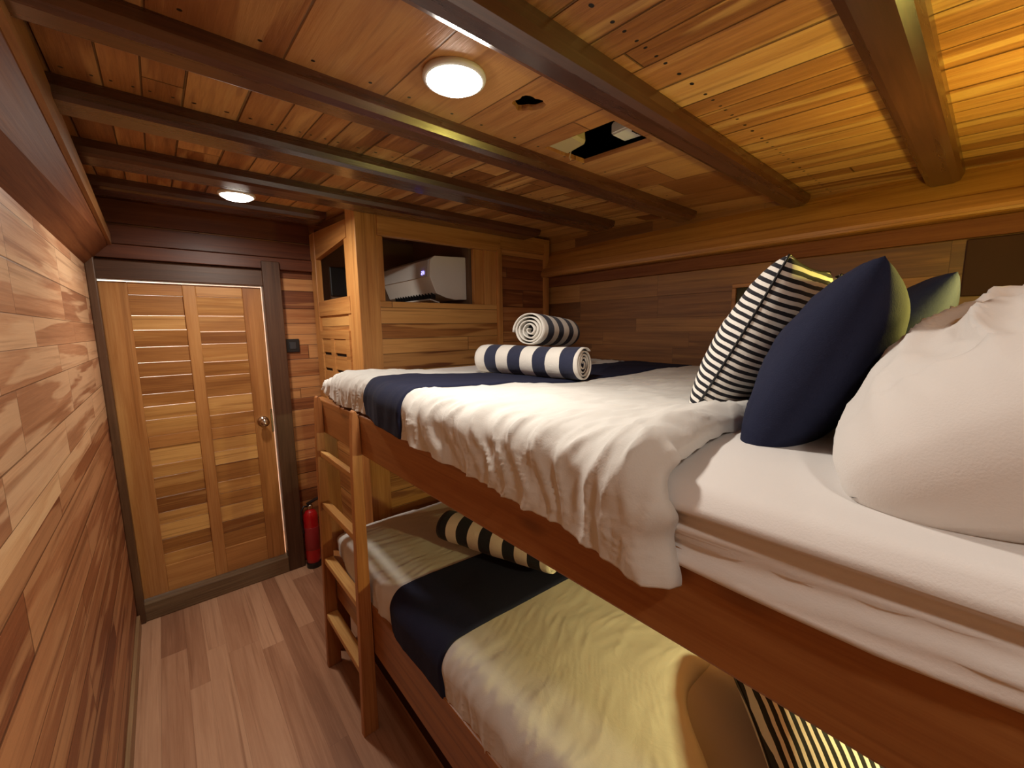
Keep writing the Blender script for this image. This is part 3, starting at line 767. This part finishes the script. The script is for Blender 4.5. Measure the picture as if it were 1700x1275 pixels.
pillow('striped_cushion', (.40, .40, .17), (1.14, .375, 1.455), 27, 3, M_strip, 'black and white striped square cushion at the front of the upper pillows', 'cushion', 'striped cushions on the upper bunk', 1, .4, .006, .05, 0, M_black)
pillow('striped_cushion', (.40, .40, .16), (1.55, .345, 1.450), 29, -6, M_strip, 'striped cushion further in, peeking out behind the front striped cushion', 'cushion', 'striped cushions on the upper bunk', 6, .4, .006, .05, 0, M_black)
pillow('navy_cushion', (.46, .37, .17), (.975, .208, 1.422), 25, 6, M_navyc, 'plain navy blue cushion between the striped cushion and the white pillow', 'cushion', 'navy cushions on the upper bunk', 3, .42, .010, .05)
pillow('navy_cushion', (.44, .37, .15), (1.50, .18, 1.442), 28, 8, M_navyc, 'second navy blue cushion further in behind the first, only its edge showing', 'cushion', 'navy cushions on the upper bunk', 4, .42, .008, .05)
pillow('white_pillow', (.66, .47, .25), (.885, -.075, 1.405), 60, 3, M_pillow, 'big soft white pillow leaning at the near end of the upper bunk', 'pillow', 'white bed pillows', 7, .36, .055, .0, rnd_=.12)
pillow('white_pillow', (.66, .47, .22), (1.66, -.07, 1.405), 58, -2, M_pillow, 'second soft white pillow further in by the hull wall, mostly hidden', 'pillow', 'white bed pillows', 11, .36, .03, .0, rnd_=.12)
pillow('striped_cushion', (.42, .42, .20), (.98, .09, .683), 84, -55, M_stripf, 'narrow striped cushion standing on the lower bunk behind the side board', 'cushion', None, 9, .4, .004, .05, 0, M_black)

# ------------------------------------------------------------------ rolled towels
def towel(P0, P1, r, mat, lab, group, seed, squash=.94):
    P0, P1 = Vector(P0), Vector(P1); Lg = (P1-P0).length
    bm = B(); turns = 4.2; n_ = 150; th = .0045; sec = []
    random.seed(seed)
    for k in range(n_+1):
        f = k/n_; a = f*turns*2*math.pi+seed; rr = .006+(r-.006)*(f**.85)
        rr += .0022*noi(math.cos(a)*1.3+seed, math.sin(a)*1.3, f*3)
        sec.append((a, rr))
    ny = 26; outer = []; inner = []
    for j in range(ny+1):
        y = Lg*j/ny
        end = min(j, ny-j); bulge = -.002*(end == 0)
        ro = []; ri = []
        for k, (a, rr) in enumerate(sec):
            jit = .0018*noi(y*14, a*.5, seed)+.0035*noi(a*.4, j/ny*3, seed+4)*(1 if k > n_*.75 else .3)
            # ends telescope a little
            yy = y + (.006*noi(a*.35, seed, 2) * (1 if end == 0 else 0)) + ((1-k/n_)*.008*(1 if j == 0 else -1 if j == ny else 0))
            for lst, q in ((ro, rr+th), (ri, rr)):
                q = q+jit+bulge
                lst.append(bm.verts.new((q*math.cos(a), yy, q*math.sin(a)*squash)))
        outer.append(ro); inner.append(ri)
    for j in range(ny):
        for k in range(n_):
            bm.faces.new((outer[j][k], outer[j][k+1], outer[j+1][k+1], outer[j+1][k]))
            bm.faces.new((inner[j][k], inner[j+1][k], inner[j+1][k+1], inner[j][k+1]))
        for k in (0, n_): bm.faces.new((outer[j][k], outer[j+1][k], inner[j+1][k], inner[j][k]))
    for j in (0, ny):
        for k in range(n_): bm.faces.new((outer[j][k], inner[j][k], inner[j][k+1], outer[j][k+1]))
    o = obj('rolled_towel', bm, mat, smooth=True)
    yv = (P1-P0).normalized(); xv = yv.cross(Vector((0, 0, 1))).normalized(); zv = xv.cross(yv)
    Mx = Matrix((xv, yv, zv)).transposed().to_4x4(); Mx.translation = P0
    o.matrix_world = Mx; tag(o, lab, 'towel', group); return o
towel((1.075, 1.45, 1.368), (1.175, .965, 1.364), .064, M_towel, 'navy and white striped towel rolled up, lying on the upper bunk runner', 'rolled towels on the upper bunk', 1)
towel((1.115, 1.205, 1.492), (1.48, 1.33, 1.470), .070, M_towelb, 'rolled towel with its white end outward, stacked across the striped roll', 'rolled towels on the upper bunk', 2)
towel((.82, 1.40, .700), (.98, .92, .700), .064, M_towelc, 'striped towel rolled up on the lower bunk under the side board', None, 3)

# ------------------------------------------------------------------ yellow reading lamps out by the pillows
def reading_lamp(loc, lab, power, col, size=.022):
    t = empty('reading_lamp', loc, lab, 'lamp', 'yellow reading lamps')
    x, y, z = loc
    b = B(); box(b, x-.03, x+.03, YN, YN+.015, z-.03, z+.03, .003); obj('wall_plate', b, M_black, t)
    b = B(); tube(b, [(x, YN+.012, z), (x, y-.02, z)], .006, 8); obj('arm', b, M_black, t)
    b = B(); lathe(b, [(0, -.012), (.018, -.012), (.024, 0), (.018, .012), (0, .012)], (x, y, z), 20); obj('lamp_head', b, plain('yellow_lamp_glass', col+(1,), .4, emit=col+(1,), es=6), t, smooth=True)
    l = bpy.data.lights.new('reading_bulb', 'POINT'); l.energy = power; l.color = col; l.shadow_soft_size = size
    o = bpy.data.objects.new('reading_bulb', l); C.objects.link(o); o.location = (x, y+.045, z); return t
reading_lamp((1.275, -.12, 1.575), 'yellow reading lamp on the near wall above the upper pillows', 8, YELLOW)
reading_lamp((1.10, -.13, 1.00), 'yellow reading lamp on the near wall above the lower pillows', 16, PALE_YELLOW)
